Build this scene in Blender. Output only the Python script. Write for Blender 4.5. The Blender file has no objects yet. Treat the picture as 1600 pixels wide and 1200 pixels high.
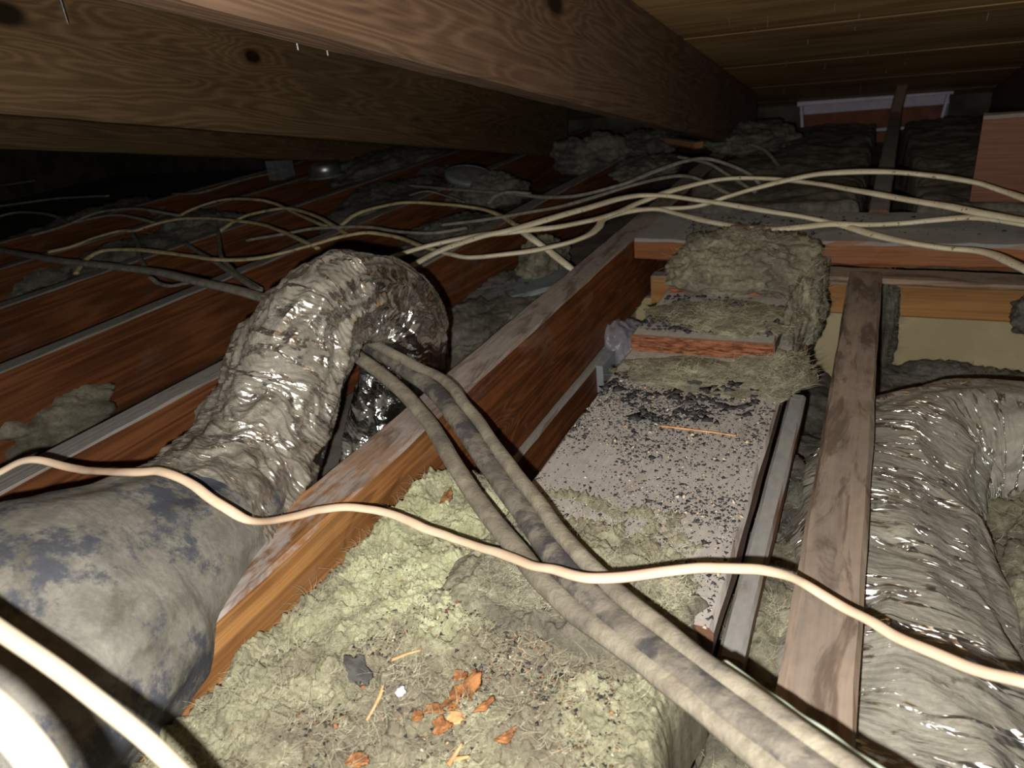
import bpy, math, random
import numpy as np
from mathutils import Vector, Matrix

# ------------------------------------------------------------------ units
S = 0.39            # camera height above the joist tops, metres; layout numbers are in these units
rng = np.random.default_rng(7)
random.seed(7)
SC = bpy.context.scene
COL = SC.collection

# ------------------------------------------------------------------ camera
F = 1109.0
def _n(v):
    v = np.array(v, float); return v/np.linalg.norm(v)
_Y = _n((600, -600, F)); _X = _n((2302, 252, -F)); _X = _n(_X-_Y*_X.dot(_Y)); _Z = np.cross(_X, _Y)
if _Z[1] > 0: _Z = -_Z
MW = np.array([_X, _Y, _Z])                       # world = MW @ (right, down, forward)
CAMP = np.array([0, 0, 1.0])
def ray(x, y): return MW @ np.array([x-800, y-600, F])
def onz(x, y, z): d = ray(x, y); return CAMP+d*((z-1)/d[2])
def onx(x, y, X): d = ray(x, y); return CAMP+d*(X/d[0])
def ony(x, y, Y): d = ray(x, y); return CAMP+d*(Y/d[1])

cam = bpy.data.cameras.new('camera')
camo = bpy.data.objects.new('camera', cam); COL.objects.link(camo)
cam.sensor_fit = 'HORIZONTAL'; cam.sensor_width = 36.0; cam.lens = F/1600*36.0
cam.clip_start = 0.01; cam.clip_end = 50
R3 = Matrix(((MW[0, 0], -MW[0, 1], -MW[0, 2]), (MW[1, 0], -MW[1, 1], -MW[1, 2]), (MW[2, 0], -MW[2, 1], -MW[2, 2])))
camo.matrix_world = Matrix.Translation((0, 0, S)) @ R3.to_4x4()
cam.dof.use_dof = True; cam.dof.focus_distance = 0.75; cam.dof.aperture_fstop = 9.0
SC.camera = camo

# ------------------------------------------------------------------ light: the phone's flash beside the lens, almost no ambient
w = bpy.data.worlds.new('World'); SC.world = w; w.use_nodes = True
w.node_tree.nodes['Background'].inputs[0].default_value = (0.55, 0.6, 0.7, 1)
w.node_tree.nodes['Background'].inputs[1].default_value = 0.03
fl = bpy.data.lights.new('camera_flash', 'SPOT'); flo = bpy.data.objects.new('camera_flash', fl); COL.objects.link(flo)
fl.energy = 36.0; fl.color = (1.0, 0.96, 0.88); fl.shadow_soft_size = 0.004
fl.spot_size = math.radians(165); fl.spot_blend = 0.7
off = MW @ np.array([-0.022, 0.022, 0.0])
fm = camo.matrix_world.copy(); fm.translation = Vector((off[0], off[1], S+off[2])); flo.matrix_world = fm
vs = SC.view_settings
vs.view_transform = 'Standard'; vs.look = 'None'; vs.exposure = 0.0; vs.gamma = 1.0; vs.use_curve_mapping = False

# ------------------------------------------------------------------ numpy noise
_perm = np.random.default_rng(3).permutation(256); _perm = np.concatenate([_perm, _perm])
_g = np.random.default_rng(4).normal(size=(256, 3)); _g /= np.linalg.norm(_g, axis=1)[:, None]
def perlin(x, y, z):
    x, y, z = np.broadcast_arrays(np.asarray(x, float), np.asarray(y, float), np.asarray(z, float))
    xi = np.floor(x).astype(int); yi = np.floor(y).astype(int); zi = np.floor(z).astype(int)
    xf = x-xi; yf = y-yi; zf = z-zi
    u = xf*xf*xf*(xf*(xf*6-15)+10); v = yf*yf*yf*(yf*(yf*6-15)+10); t = zf*zf*zf*(zf*(zf*6-15)+10)
    xi &= 255; yi &= 255; zi &= 255
    def gr(dx, dy, dz):
        h = _perm[_perm[_perm[(xi+dx) & 255]+((yi+dy) & 255)]+((zi+dz) & 255)]
        g = _g[h]; return g[..., 0]*(xf-dx)+g[..., 1]*(yf-dy)+g[..., 2]*(zf-dz)
    def mix(a, b, k): return a+(b-a)*k
    return mix(mix(mix(gr(0,0,0), gr(1,0,0), u), mix(gr(0,1,0), gr(1,1,0), u), v),
               mix(mix(gr(0,0,1), gr(1,0,1), u), mix(gr(0,1,1), gr(1,1,1), u), v), t)*1.4
def fbm(x, y, z, o=4, gain=0.5):
    s = 0; a = 1.0
    for k in range(o):
        f = 2.03**k; s = s+a*perlin(x*f+k*17.1, y*f+k*5.3, z*f+k*9.7); a *= gain
    return s
def ridge(x, y, z): return 1-np.abs(perlin(x, y, z))*2

# ------------------------------------------------------------------ node helpers
class NT:
    def __init__(s, name):
        s.m = bpy.data.materials.new(name); s.m.use_nodes = True
        s.t = s.m.node_tree; s.t.nodes.clear()
    def nd(s, t, **kw):
        n = s.t.nodes.new(t)
        for k, v in kw.items():
            if hasattr(n, k): setattr(n, k, v)
        return n
    def lk(s, a, b): s.t.links.new(a, b)
    def setv(s, sock, v):
        if hasattr(v, 'node'): s.lk(v, sock)
        elif isinstance(v, tuple) and len(v) == 3 and sock.type == 'RGBA': sock.default_value = (*v, 1)
        else: sock.default_value = v
    def math(s, op, a, b=0.0, clamp=False):
        n = s.nd('ShaderNodeMath', operation=op); n.use_clamp = clamp
        s.setv(n.inputs[0], a); s.setv(n.inputs[1], b); return n.outputs[0]
    def mix(s, f, a, b):
        n = s.nd('ShaderNodeMix'); n.data_type = 'RGBA'
        s.setv(n.inputs[0], f); s.setv(n.inputs[6], a); s.setv(n.inputs[7], b); return n.outputs[2]
    def ramp(s, v, lo, hi):
        n = s.nd('ShaderNodeMapRange'); n.interpolation_type = 'SMOOTHSTEP'
        s.setv(n.inputs[0], v); n.inputs[1].default_value = lo; n.inputs[2].default_value = hi; return n.outputs[0]
    def coord(s, kind='Object', scale=(1, 1, 1), loc=(0, 0, 0)):
        if kind == 'UV': c = s.nd('ShaderNodeTexCoord').outputs['UV']
        elif kind == 'World': c = s.nd('ShaderNodeNewGeometry').outputs['Position']
        else: c = s.nd('ShaderNodeTexCoord').outputs['Object']
        m = s.nd('ShaderNodeMapping'); s.lk(c, m.inputs[0]); m.inputs['Scale'].default_value = scale; m.inputs['Location'].default_value = loc
        return m.outputs[0]
    def noise(s, vec, scale, detail=3, rough=0.55, dist=0.0):
        n = s.nd('ShaderNodeTexNoise'); s.lk(vec, n.inputs['Vector']); n.inputs['Scale'].default_value = scale
        n.inputs['Detail'].default_value = detail; n.inputs['Roughness'].default_value = rough; n.inputs['Distortion'].default_value = dist
        return n.outputs[0]
    def bump(s, h, strength, dist, normal=None):
        n = s.nd('ShaderNodeBump'); n.inputs['Strength'].default_value = strength; n.inputs['Distance'].default_value = dist
        s.lk(h, n.inputs['Height'])
        if normal is not None: s.lk(normal, n.inputs['Normal'])
        return n.outputs[0]
    def bsdf(s, color, rough=0.8, metal=0.0, normal=None, spec=0.3):
        b = s.nd('ShaderNodeBsdfPrincipled'); s.setv(b.inputs['Base Color'], color)
        s.setv(b.inputs['Roughness'], rough); s.setv(b.inputs['Metallic'], metal); s.setv(b.inputs['Specular IOR Level'], spec)
        if normal is not None: s.lk(normal, b.inputs['Normal'])
        return b.outputs[0]
    def out(s, sh):
        o = s.nd('ShaderNodeOutputMaterial'); s.lk(sh, o.inputs[0]); return s.m

def wood(name, dark, light, dustc=(0.30, 0.285, 0.265), dust=0.85, knots=(), seed=0.0, freq=95, stretch=1.0, wipe=None, blot=0.35, rw=0.32, stain=None):
    """stained softwood; grain runs along local Y; dust lies on faces that look up"""
    t = NT(name)
    c = t.coord('Object', (16, 1.3*stretch, 16), (seed, seed*0.7, seed*1.3))
    n1 = t.noise(c, 1.0, 2, 0.45, 0.4)
    ph = t.math('MULTIPLY', n1, freq)
    kd = None
    for (kx, ky, kz, kr) in knots:                    # metres, local
        oc = t.coord('Object', (1, 0.55, 1), (-kx, -ky*0.55, -kz))
        ln = t.nd('ShaderNodeVectorMath', operation='LENGTH'); t.lk(oc, ln.inputs[0])
        e = t.math('DIVIDE', ln.outputs['Value'], kr)
        e2 = t.math('POWER', 2.718, t.math('MULTIPLY', t.math('MULTIPLY', e, e), -0.14))
        ph = t.math('ADD', ph, t.math('MULTIPLY', e2, 26.0))
        core = t.ramp(e, 1.1, 0.45)
        kd = core if kd is None else t.math('MAXIMUM', kd, core)
    ring = t.math('MULTIPLY_ADD', t.math('SINE', ph), 0.5); ring.node.inputs[2].default_value = 0.5
    ring = t.math('POWER', ring, 1.6)
    cf = t.coord('Object', (260, 5, 260), (seed*3, 0, 0)); fine = t.noise(cf, 1.0, 2, 0.6)
    cb = t.coord('Object', (7, 2.2, 7), (seed*2, 1, 0)); bl = t.noise(cb, 1.0, 4, 0.6)
    k = t.math('ADD', t.math('MULTIPLY', ring, rw), t.math('MULTIPLY', fine, 1.0-rw))
    k = t.math('ADD', k, t.math('MULTIPLY', t.math('SUBTRACT', bl, 0.5), blot*2.2), True)
    colr = t.mix(k, dark, light)
    if kd is not None: colr = t.mix(kd, colr, tuple(x*0.25 for x in dark))
    # dust
    g = t.nd('ShaderNodeNewGeometry'); sx = t.nd('ShaderNodeSeparateXYZ'); t.lk(g.outputs['True Normal'], sx.inputs[0])
    up = t.ramp(sx.outputs[2], 0.35, 0.8)
    dn = t.noise(t.coord('Object', (22, 9, 22), (5, seed, 0)), 1.0, 5, 0.65)
    dm = t.math('MULTIPLY', up, t.math('MULTIPLY', t.ramp(dn, 0.16, 0.46), dust))
    if wipe is not None:                               # the near stretch is rubbed clean
        lo, hi = wipe
        so = t.nd('ShaderNodeSeparateXYZ'); t.lk(t.nd('ShaderNodeTexCoord').outputs['Object'], so.inputs[0])
        yy = t.math('ADD', so.outputs[1], t.math('MULTIPLY', t.math('SUBTRACT', bl, 0.5), 0.5))
        dm = t.math('MULTIPLY', dm, t.math('MAXIMUM', t.ramp(yy, lo, hi), t.ramp(dn, 0.44, 0.56)))
        fresh = t.math('MULTIPLY', t.ramp(yy, hi, lo), t.ramp(bl, 0.38, 0.55))
        colr = t.mix(t.math('MULTIPLY', fresh, 0.85), colr, t.mix(k, (0.10, 0.036, 0.011), (0.46, 0.24, 0.085)))
    sidedust = t.math('MULTIPLY', t.ramp(t.noise(t.coord('Object', (9, 4, 9), (seed, 8, 2)), 1.0, 5, 0.7), 0.55, 0.8), 0.28)
    colr = t.mix(sidedust, colr, dustc)
    dcol = t.mix(t.noise(t.coord('Object', (120, 60, 120)), 1.0, 3), tuple(x*0.72 for x in dustc), tuple(min(1, x*1.22) for x in dustc))
    colr = t.mix(dm, colr, dcol)
    if stain:                                          # old water marks soaked in and smeared
        sn = t.noise(t.coord('Object', (34, 8, 34), (seed*4, 3, 1)), 1.0, 5, 0.65, 0.8)
        colr = t.mix(t.math('MULTIPLY', t.ramp(sn, 0.50, 0.64), stain[1]), colr, stain[0])
        colr = t.mix(t.math('MULTIPLY', t.ramp(sn, 0.42, 0.30), stain[1]*0.6), colr, stain[2])
    hh = t.math('ADD', t.math('MULTIPLY', ring, 0.35), fine)
    nb = t.bump(hh, 0.5, 0.0012)
    return t.out(t.bsdf(colr, t.math('ADD', t.math('MULTIPLY', dm, 0.35), 0.55), 0, nb, 0.25))

def plain(name, c1, c2, scale=40, rough=0.85, metal=0.0, bumps=0.3, bdist=0.001, kind='Object', lo=0.35, hi=0.65, spec=0.3, stretch=(1, 1, 1), third=None):
    t = NT(name); c = t.coord(kind, stretch)
    n = t.noise(c, scale, 5, 0.6); k = t.ramp(n, lo, hi); colr = t.mix(k, c1, c2)
    if third:
        colr = t.mix(t.ramp(t.noise(c, third[1], 4, 0.6), third[2], third[3]), colr, third[0])
    nb = t.bump(t.noise(c, scale*3, 4, 0.7), bumps, bdist)
    return t.out(t.bsdf(colr, rough, metal, nb, spec))

def wool_mat(name, base, pale, dirt, flecks=0.0, seed=0.0, dirtlo=0.45, dirthi=0.62, clean=None):
    t = NT(name); c = t.coord('Object', (1, 1, 1), (seed, seed, 0))
    a = t.noise(c, 38, 6, 0.68, 0.8); colr = t.mix(t.ramp(a, 0.36, 0.66), base, pale)
    d = t.noise(c, 9, 6, 0.66, 0.4); colr = t.mix(t.ramp(d, dirtlo, dirthi), colr, dirt)
    d2 = t.noise(c, 170, 4, 0.7); colr = t.mix(t.math('MULTIPLY', t.ramp(d2, 0.5, 0.72), 0.5), colr, tuple(x*0.35 for x in dirt))
    if clean:                                          # a freshly torn patch without dirt
        cc = t.coord('Object', (1, 1, 1), tuple(-x for x in clean[:3])); ln = t.nd('ShaderNodeVectorMath', operation='LENGTH'); t.lk(cc, ln.inputs[0])
        cm = t.ramp(t.math('ADD', ln.outputs['Value'], t.math('MULTIPLY', t.math('SUBTRACT', d, 0.5), 0.30)), clean[3], clean[3]*0.45)
        colr = t.mix(cm, colr, t.mix(t.ramp(a, 0.36, 0.66), (0.46, 0.465, 0.28), (0.70, 0.72, 0.48)))
    fb = t.noise(t.coord('Object', (1, 1, 1), (seed*2, 0, 0)), 420, 4, 0.75, 2.5)
    if flecks:
        v = t.nd('ShaderNodeTexVoronoi'); t.lk(c, v.inputs['Vector']); v.inputs['Scale'].default_value = 260
        fm_ = t.math('MULTIPLY', t.ramp(v.outputs['Distance'], 0.26, 0.16), t.ramp(t.noise(c, 13, 4, 0.6), 0.5, 0.62))
        hs = t.nd('ShaderNodeSeparateColor'); t.lk(v.outputs['Color'], hs.inputs[0])
        fc = t.mix(t.ramp(hs.outputs[0], 0.45, 0.55), (0.02, 0.02, 0.025), (0.33, 0.13, 0.04))
        fc = t.mix(t.ramp(hs.outputs[1], 0.86, 0.9), fc, (0.6, 0.5, 0.33))
        colr = t.mix(t.math('MULTIPLY', fm_, flecks), colr, fc)
    nb = t.bump(t.noise(c, 60, 6, 0.75, 1.2), 0.8, 0.008); nb = t.bump(fb, 0.7, 0.0025, nb)
    return t.out(t.bsdf(colr, 0.95, 0, nb, 0.12))

def foil_mat(name, dustlo, dusthi, dustc=(0.27, 0.25, 0.215), dark=(0.07, 0.055, 0.04), stain=(0.56, 0.72), stains=7.0, rough=0.2, foilc=(0.78, 0.78, 0.77), seed=0.0, blue=None, nzk=0.16, ribs=0.25, wr=0.6, mottle=0.0, streak=0.0, wf=(38, 7), cb=0.008):
    """crinkled foil; dust settles on what looks up, undersides stay shiny"""
    t = NT(name)
    ob = t.coord('Object', (1, 1, 1), (seed, 0, 0))
    n1 = t.noise(t.coord('UV', (55, 5.0, 1), (seed, seed, 0)), 1.0, 5, 0.62, 1.2)          # u in metres along, v turns around
    n2 = t.noise(ob, 14, 5, 0.65)
    sx = t.nd('ShaderNodeSeparateXYZ'); t.lk(t.nd('ShaderNodeNewGeometry').outputs['Normal'], sx.inputs[0])
    dv = t.math('ADD', t.math('MULTIPLY', n1, 0.6), t.math('MULTIPLY', n2, 0.4))
    dm = t.ramp(t.math('ADD', dv, t.math('MULTIPLY', sx.outputs[2], nzk)), dustlo, dusthi)
    if streak:                                        # bare foil streaks, brightened to stand in for highlights along creases
        ns = t.noise(t.coord('UV', (48, 3.4, 1), (seed+3, 0, 0)), 1.0, 2, 0.5, 0.6)
        sk = t.math('MULTIPLY', t.ramp(t.math('ABSOLUTE', t.math('SUBTRACT', ns, 0.5)), streak, streak*0.45), t.ramp(n2, 0.42, 0.52))
    fine = t.noise(ob, 160, 4, 0.7)
    dc = t.mix(fine, tuple(x*0.65 for x in dustc), tuple(x*1.35 for x in dustc))
    dc = t.mix(t.math('MULTIPLY', t.ramp(t.noise(ob, stains, 6, 0.68, 0.5), stain[0], stain[1]), 0.85), dc, dark)
    if mottle: dc = t.mix(t.math('MULTIPLY', t.ramp(t.noise(ob, 32, 6, 0.75, 0.6), 0.42, 0.62), mottle), dc, tuple(x*0.42 for x in dustc))
    if blue: dc = t.mix(t.math('MULTIPLY', t.ramp(t.noise(t.coord('Object', (1, 1, 1), (4, 2, 1)), 11, 7, 0.78), 0.5, 0.6), 0.9), dc, blue)
    wn = t.noise(t.coord('UV', (wf[0], wf[1], 1), (seed, 0, 0)), 1.0, 3, 0.55, 1.2)
    nb = t.bump(wn, wr, 0.006)
    if ribs: nb = t.bump(t.noise(t.coord('UV', (420, 2.0, 1)), 1.0, 2, 0.5, 0.3), ribs, 0.0014, nb)
    nd_ = t.bump(t.noise(ob, 240, 3, 0.7), 0.35, 0.001, nb)
    rr_ = t.math('MULTIPLY_ADD', n2, 0.25); rr_.node.inputs[2].default_value = rough-0.1
    a = t.bsdf(foilc, rr_, 1.0, nb)
    b = t.bsdf(dc, 0.7, 0.1, nd_, 0.35)
    mx = t.nd('ShaderNodeMixShader'); t.lk(dm, mx.inputs[0]); t.lk(a, mx.inputs[1]); t.lk(b, mx.inputs[2])
    if streak:
        c_ = t.bsdf((0.95, 0.94, 0.92), 0.36, 1.0, t.bump(t.noise(t.coord('UV', (80, 12, 1), (seed, 5, 0)), 1.0, 2, 0.5, 0.5), 1.0, cb, nb)); m2 = t.nd('ShaderNodeMixShader')
        t.lk(sk, m2.inputs[0]); t.lk(mx.outputs[0], m2.inputs[1]); t.lk(c_, m2.inputs[2]); mx = m2
    return t.out(mx.outputs[0])

# ------------------------------------------------------------------ object helpers
def link(name, mesh, mat=None, parent=None):
    o = bpy.data.objects.new(name, mesh); COL.objects.link(o)
    if mat: mesh.materials.append(mat)
    if parent: o.parent = parent
    return o
def tag(o, label=None, cat=None, group=None, kind=None):
    if label: o['label'] = label
    if cat: o['category'] = cat
    if group: o['group'] = group
    if kind: o['kind'] = kind
    return o
def empty(name, loc, label=None, cat=None, group=None, kind=None):
    o = bpy.data.objects.new(name, None); COL.objects.link(o); o.location = Vector(loc)*S; o.empty_display_size = 0.05
    return tag(o, label, cat, group, kind)
def mk(name, V, Fc, mat=None, parent=None, smooth=True, uv=None):
    V = np.asarray(V, float)
    me = bpy.data.meshes.new(name)
    if isinstance(Fc, np.ndarray):
        nv = len(V); nf = len(Fc); k = Fc.shape[1]
        me.vertices.add(nv); me.vertices.foreach_set('co', V.ravel())
        me.loops.add(nf*k); me.loops.foreach_set('vertex_index', Fc.ravel().astype(np.int32))
        me.polygons.add(nf); me.polygons.foreach_set('loop_start', np.arange(0, nf*k, k, dtype=np.int32))
        me.update(calc_edges=True)
    else:
        me.from_pydata([tuple(v) for v in V], [], [tuple(f) for f in Fc]); me.update()
    if uv is not None:
        l = me.uv_layers.new(name='UVMap'); vi = np.empty(len(me.loops), np.int32); me.loops.foreach_get('vertex_index', vi)
        l.data.foreach_set('uv', np.asarray(uv, float)[vi].ravel())
    if smooth: me.polygons.foreach_set('use_smooth', np.ones(len(me.polygons), bool))
    return link(name, me, mat, parent)
def setparent(o, p):                                  # o's mesh is in world metres, p an Empty without rotation
    o.parent = p; o.location = -Vector(p.location)
    return o

def board(name, p0, p1, width, depth, mat, up=(0, 0, 1), parent=None, nseg=24, rough=0.0012, cham=0.004, seed=0.0, edge=0.0):
    """plank from p0 to p1 (centre of its TOP face), width across, depth below; layout units; grain on local Y"""
    p0 = Vector(p0)*S; p1 = Vector(p1)*S; w_ = width*S/2; d = depth*S; L = (p1-p0).length
    y = (p1-p0).normalized(); z = Vector(up); z = (z-y*z.dot(y)).normalized(); x = y.cross(z)
    c = min(cham, w_*0.3, d*0.3)
    sec = [(-w_, -c), (-w_+c, 0), (w_-c, 0), (w_, -c), (w_, -d+c), (w_-c, -d), (-w_+c, -d), (-w_, -d+c)]
    # extra points so that the faces can be uneven
    V = []; ys = np.linspace(0, L, nseg+1)
    for yy in ys:
        for i, (a, b) in enumerate(sec):
            j = rough*float(perlin(yy*14+seed, i*3.1+seed, 0.5)); k = rough*float(perlin(yy*17+seed, i*2.3, 7.5+seed))
            e = edge*max(0.0, float(perlin(yy*30+seed, i*1.7, 3.3)))*(-1 if i < 4 else 1)
            V.append((a+j, yy, b+k+e))
    Fs = []
    for i in range(nseg):
        for j in range(8):
            a = i*8+j; b = i*8+(j+1) % 8; Fs.append((a, b, b+8, a+8))
    Fs.append(tuple(reversed(range(8)))); Fs.append(tuple(nseg*8+j for j in range(8)))
    Fs = [tuple(reversed(f)) for f in Fs]
    me = bpy.data.meshes.new(name); me.from_pydata(V, [], Fs); me.update()
    o = link(name, me, mat)
    M = Matrix(((x.x, y.x, z.x, p0.x), (x.y, y.y, z.y, p0.y), (x.z, y.z, z.z, p0.z), (0, 0, 0, 1)))
    if parent is not None:
        o.parent = parent; o.matrix_basis = Matrix.Translation(-Vector(parent.location)) @ M
    else: o.matrix_world = M
    return o

def catmull(P, n):
    P = np.asarray(P, float); m = len(P)
    Q = np.vstack([2*P[0]-P[1], P, 2*P[-1]-P[-2]])
    seglen = np.linalg.norm(np.diff(P[:, :3], axis=0), axis=1)
    T = np.concatenate([[0], np.cumsum(seglen)]); t = np.linspace(0, T[-1], n)
    i = np.clip(np.searchsorted(T, t, side='right')-1, 0, m-2); u = ((t-T[i])/np.maximum(seglen[i], 1e-9))[:, None]
    a, b, c, d = Q[i], Q[i+1], Q[i+2], Q[i+3]
    return 0.5*((2*b)+(-a+c)*u+(2*a-5*b+4*c-d)*u**2+(-a+3*b-3*c+d)*u**3)

def frames(C, up=None):
    T = np.gradient(C, axis=0); T /= np.linalg.norm(T, axis=1)[:, None]
    N = np.zeros_like(C)
    n0 = np.array(up if up is not None else (0, 0, 1.0)); n0 = n0-T[0]*n0.dot(T[0]); N[0] = n0/np.linalg.norm(n0)
    for i in range(1, len(C)):
        n = N[i-1]-T[i]*N[i-1].dot(T[i])
        if up is not None:
            uu = np.array(up)-T[i]*np.array(up).dot(T[i])
            n = n*0.6+uu*0.4
        N[i] = n/np.linalg.norm(n)
    return T, N, np.cross(T, N)

def sweep(name, C, a, b, mat, ring=10, up=None, disp=None, parent=None, twist=None, caps=True):
    """tube along C (metres) with half-width a and half-thickness b (arrays or numbers)"""
    n = len(C); T, N, B = frames(C, up)
    if twist is not None:
        tw = np.interp(np.linspace(0, 1, n), np.linspace(0, 1, len(twist)), twist)[:, None]
        N, B = N*np.cos(tw)+B*np.sin(tw), B*np.cos(tw)-N*np.sin(tw)
    a = np.broadcast_to(np.asarray(a, float), (n,))[:, None]; b = np.broadcast_to(np.asarray(b, float), (n,))[:, None]
    th = np.linspace(0, 2*np.pi, ring, endpoint=False)[None, :]
    L = np.concatenate([[0], np.cumsum(np.linalg.norm(np.diff(C, axis=0), axis=1))])[:, None]
    ca = np.cos(th); sa = np.sin(th)
    k = np.ones((n, ring))
    if disp is not None: k = k+disp(L+0*th, th+0*L)/np.maximum(a, b)
    V = C[:, None, :]+B[:, None, :]*(a*ca*k)[..., None]+N[:, None, :]*(b*sa*k)[..., None]
    V = V.reshape(-1, 3)
    uv = np.stack([np.broadcast_to(L, (n, ring)), np.broadcast_to(np.abs(th/np.pi-1), (n, ring))], -1).reshape(-1, 2)
    i = np.arange(n-1)[:, None]; j = np.arange(ring)[None, :]; j2 = (j+1) % ring
    Q = np.stack([i*ring+j, i*ring+j2+0*i, (i+1)*ring+j2, (i+1)*ring+j], -1).reshape(-1, 4)
    if caps:
        V = np.vstack([V, C[0], C[-1]]); uv = np.vstack([uv, [0, 0], [L[-1, 0], 0]])
        c0 = n*ring; e = np.arange(ring); e2 = (e+1) % ring
        Q = np.vstack([Q, np.stack([e2, e, 0*e+c0, 0*e+c0], -1)[:, :4], np.stack([(n-1)*ring+e, (n-1)*ring+e2, 0*e+c0+1, 0*e+c0+1], -1)])
        me_faces = [tuple(q) if q[2] != q[3] else tuple(q[:3]) for q in Q.tolist()]
        o = mk(name, V, me_faces, mat, uv=uv)
    else: o = mk(name, V, Q, mat, uv=uv)
    if parent is not None: setparent(o, parent)
    return o

def PX(pts):
    """(x, y, z): the photograph's point (x, y) at height z over the joist tops"""
    return np.array([onz(*p) for p in pts])

def cable(name, pts, wmm, tmm, mat, label, group=None, n=None, tw=0.5, seed=0, cat='cable', jit=0.0015):
    C = catmull(PX(pts)*S, n or max(40, len(pts)*14))
    s = np.linspace(0, 1, len(C))*len(pts)
    C = C+jit*np.stack([perlin(s*1.3, seed, 1.5), perlin(s*1.3, seed+9, 2.5), 0.6*perlin(s*1.3, seed+5, 3.5)], -1)
    twv = tw*perlin(np.linspace(0, len(pts)*0.6, 40), seed*1.7+0.3, 0.7)
    o = sweep(name, C, wmm/2000, tmm/2000, mat, 10, (0, 0, 1), twist=twv)
    return tag(o, label, cat, group)

def heightfield(name, x0, x1, y0, y1, nx, ny, zf, mat, base, parent=None, edge=0.03, seed=0.0, overhang=True):
    """a wool batt as a lumpy block: top from zf(x, y), ragged outline, sides down to base; layout units"""
    u = np.linspace(0, 1, nx); v = np.linspace(0, 1, ny); U, Vv = np.meshgrid(u, v, indexing='ij')
    X = x0+(x1-x0)*U; Y = y0+(y1-y0)*Vv
    X = X+edge*fbm(X*5+seed, Y*5, seed, 4)*1.0; Y = Y+edge*fbm(X*5, Y*5+seed, seed+4, 4)*1.0
    Z = zf(X, Y)
    dx = np.minimum(U, 1-U)*abs(x1-x0); dy = np.minimum(Vv, 1-Vv)*abs(y1-y0); dd = np.minimum(dx, dy)
    r = 0.07; k = np.clip(dd/r, 0, 1); drop = 1-np.sqrt(np.clip(1-(1-k)**2, 0, 1))
    Z = Z-(Z-base)*drop**1.5*0.6
    Z = np.where(dd <= 1e-9, base, Z)
    V = np.stack([X, Y, Z], -1).reshape(-1, 3)*S
    i = np.arange(nx-1)[:, None]; j = np.arange(ny-1)[None, :]
    Q = np.stack([i*ny+j, (i+1)*ny+j, (i+1)*ny+j+1, i*ny+j+1], -1).reshape(-1, 4)
    o = mk(name, V, Q, mat)
    if parent is not None: setparent(o, parent)
    return o

def clump(name, c, r, mat, label=None, seed=0, cat='insulation', group=None, parent=None, res=72, amp=0.34, flat=0.6):
    """torn lump of wool, centre c and radii r in layout units, sits flat on its underside"""
    nu, nv = res*2, res
    th = np.linspace(0, 2*np.pi, nu, endpoint=False)[None, :]; ph = np.linspace(0.02, np.pi-0.02, nv)[:, None]
    d = np.stack([np.cos(th)*np.sin(ph), np.sin(th)*np.sin(ph), np.cos(ph)+0*th], -1)
    q = d*1.3+seed*3.7
    k = 1+amp*fbm(q[..., 0], q[..., 1], q[..., 2], 3)
    ra = np.array(r); V = d*k[..., None]; V[..., 2] = np.where(V[..., 2] < -flat, -flat+0.1*(V[..., 2]+flat), V[..., 2])
    V = V*ra; w1 = V*9+seed; w2 = V*34+seed; sc_ = min(1.0, ra.min()/0.1)
    V = V+d*(sc_*(0.034*np.abs(fbm(w1[..., 0], w1[..., 1], w1[..., 2], 3))+0.013*fbm(w2[..., 0], w2[..., 1], w2[..., 2], 3, 0.6)))[..., None]
    V = (V+np.array(c))*S
    i = np.arange(nv-1)[:, None]; j = np.arange(nu)[None, :]; j2 = (j+1) % nu
    Q = np.stack([i*nu+j, (i+1)*nu+j, (i+1)*nu+j2, i*nu+j2+0*i], -1).reshape(-1, 4)
    o = mk(name, V.reshape(-1, 3), Q, mat)
    if parent is not None: setparent(o, parent)
    return tag(o, label, cat if label else None, group)

# ------------------------------------------------------------------ materials
DUST = (0.27, 0.26, 0.245)
M = {}
M['joist'] = wood('stained_joist', (0.030, 0.009, 0.004), (0.22, 0.08, 0.028), DUST, 0.95, seed=1.0, stretch=0.45, blot=0.3)
M['joistA'] = wood('stained_joist_near', (0.034, 0.010, 0.005), (0.25, 0.085, 0.026), (0.30, 0.27, 0.25), 0.92,
                   knots=((0.028, 0.90, -0.115, 0.016), (0.028, 0.99, -0.10, 0.009)), seed=2.4, wipe=(0.62, 1.02), stretch=0.5, blot=0.42, stain=((0.06, 0.022, 0.009), 0.55, (0.30, 0.19, 0.11)))
M['rafter'] = wood('stained_rafter', (0.050, 0.027, 0.017), (0.215, 0.135, 0.085), (0.30, 0.25, 0.2), 0.4,
                   knots=((0.022, 1.52, -0.08, 0.022), (0.022, 1.60, -0.02, 0.014)), seed=5.1, freq=130, blot=0.3, rw=0.3)
M['rafter2'] = wood('stained_rafter_far', (0.055, 0.031, 0.014), (0.235, 0.148, 0.075), (0.30, 0.25, 0.2), 0.4,
                   knots=((0.022, 1.21, -0.06, 0.024), (0.022, 1.72, -0.05, 0.018)), seed=8.2, freq=120, blot=0.3, rw=0.34)
M['deck'] = wood('roof_plank', (0.16, 0.09, 0.035), (0.62, 0.40, 0.18), DUST, 0.0, seed=3.3, freq=30, stretch=0.6, blot=0.55)
M['strip'] = wood('weathered_strip', (0.07, 0.04, 0.026), (0.34, 0.22, 0.14), (0.30, 0.275, 0.245), 0.5, seed=6.6, freq=40, blot=0.6, stain=((0.075, 0.047, 0.035), 0.7, (0.36, 0.28, 0.2)))
M['crossboard'] = wood('cross_board', (0.10, 0.035, 0.014), (0.42, 0.175, 0.07), (0.31, 0.315, 0.315), 1.0, seed=9.1, freq=12)
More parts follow.
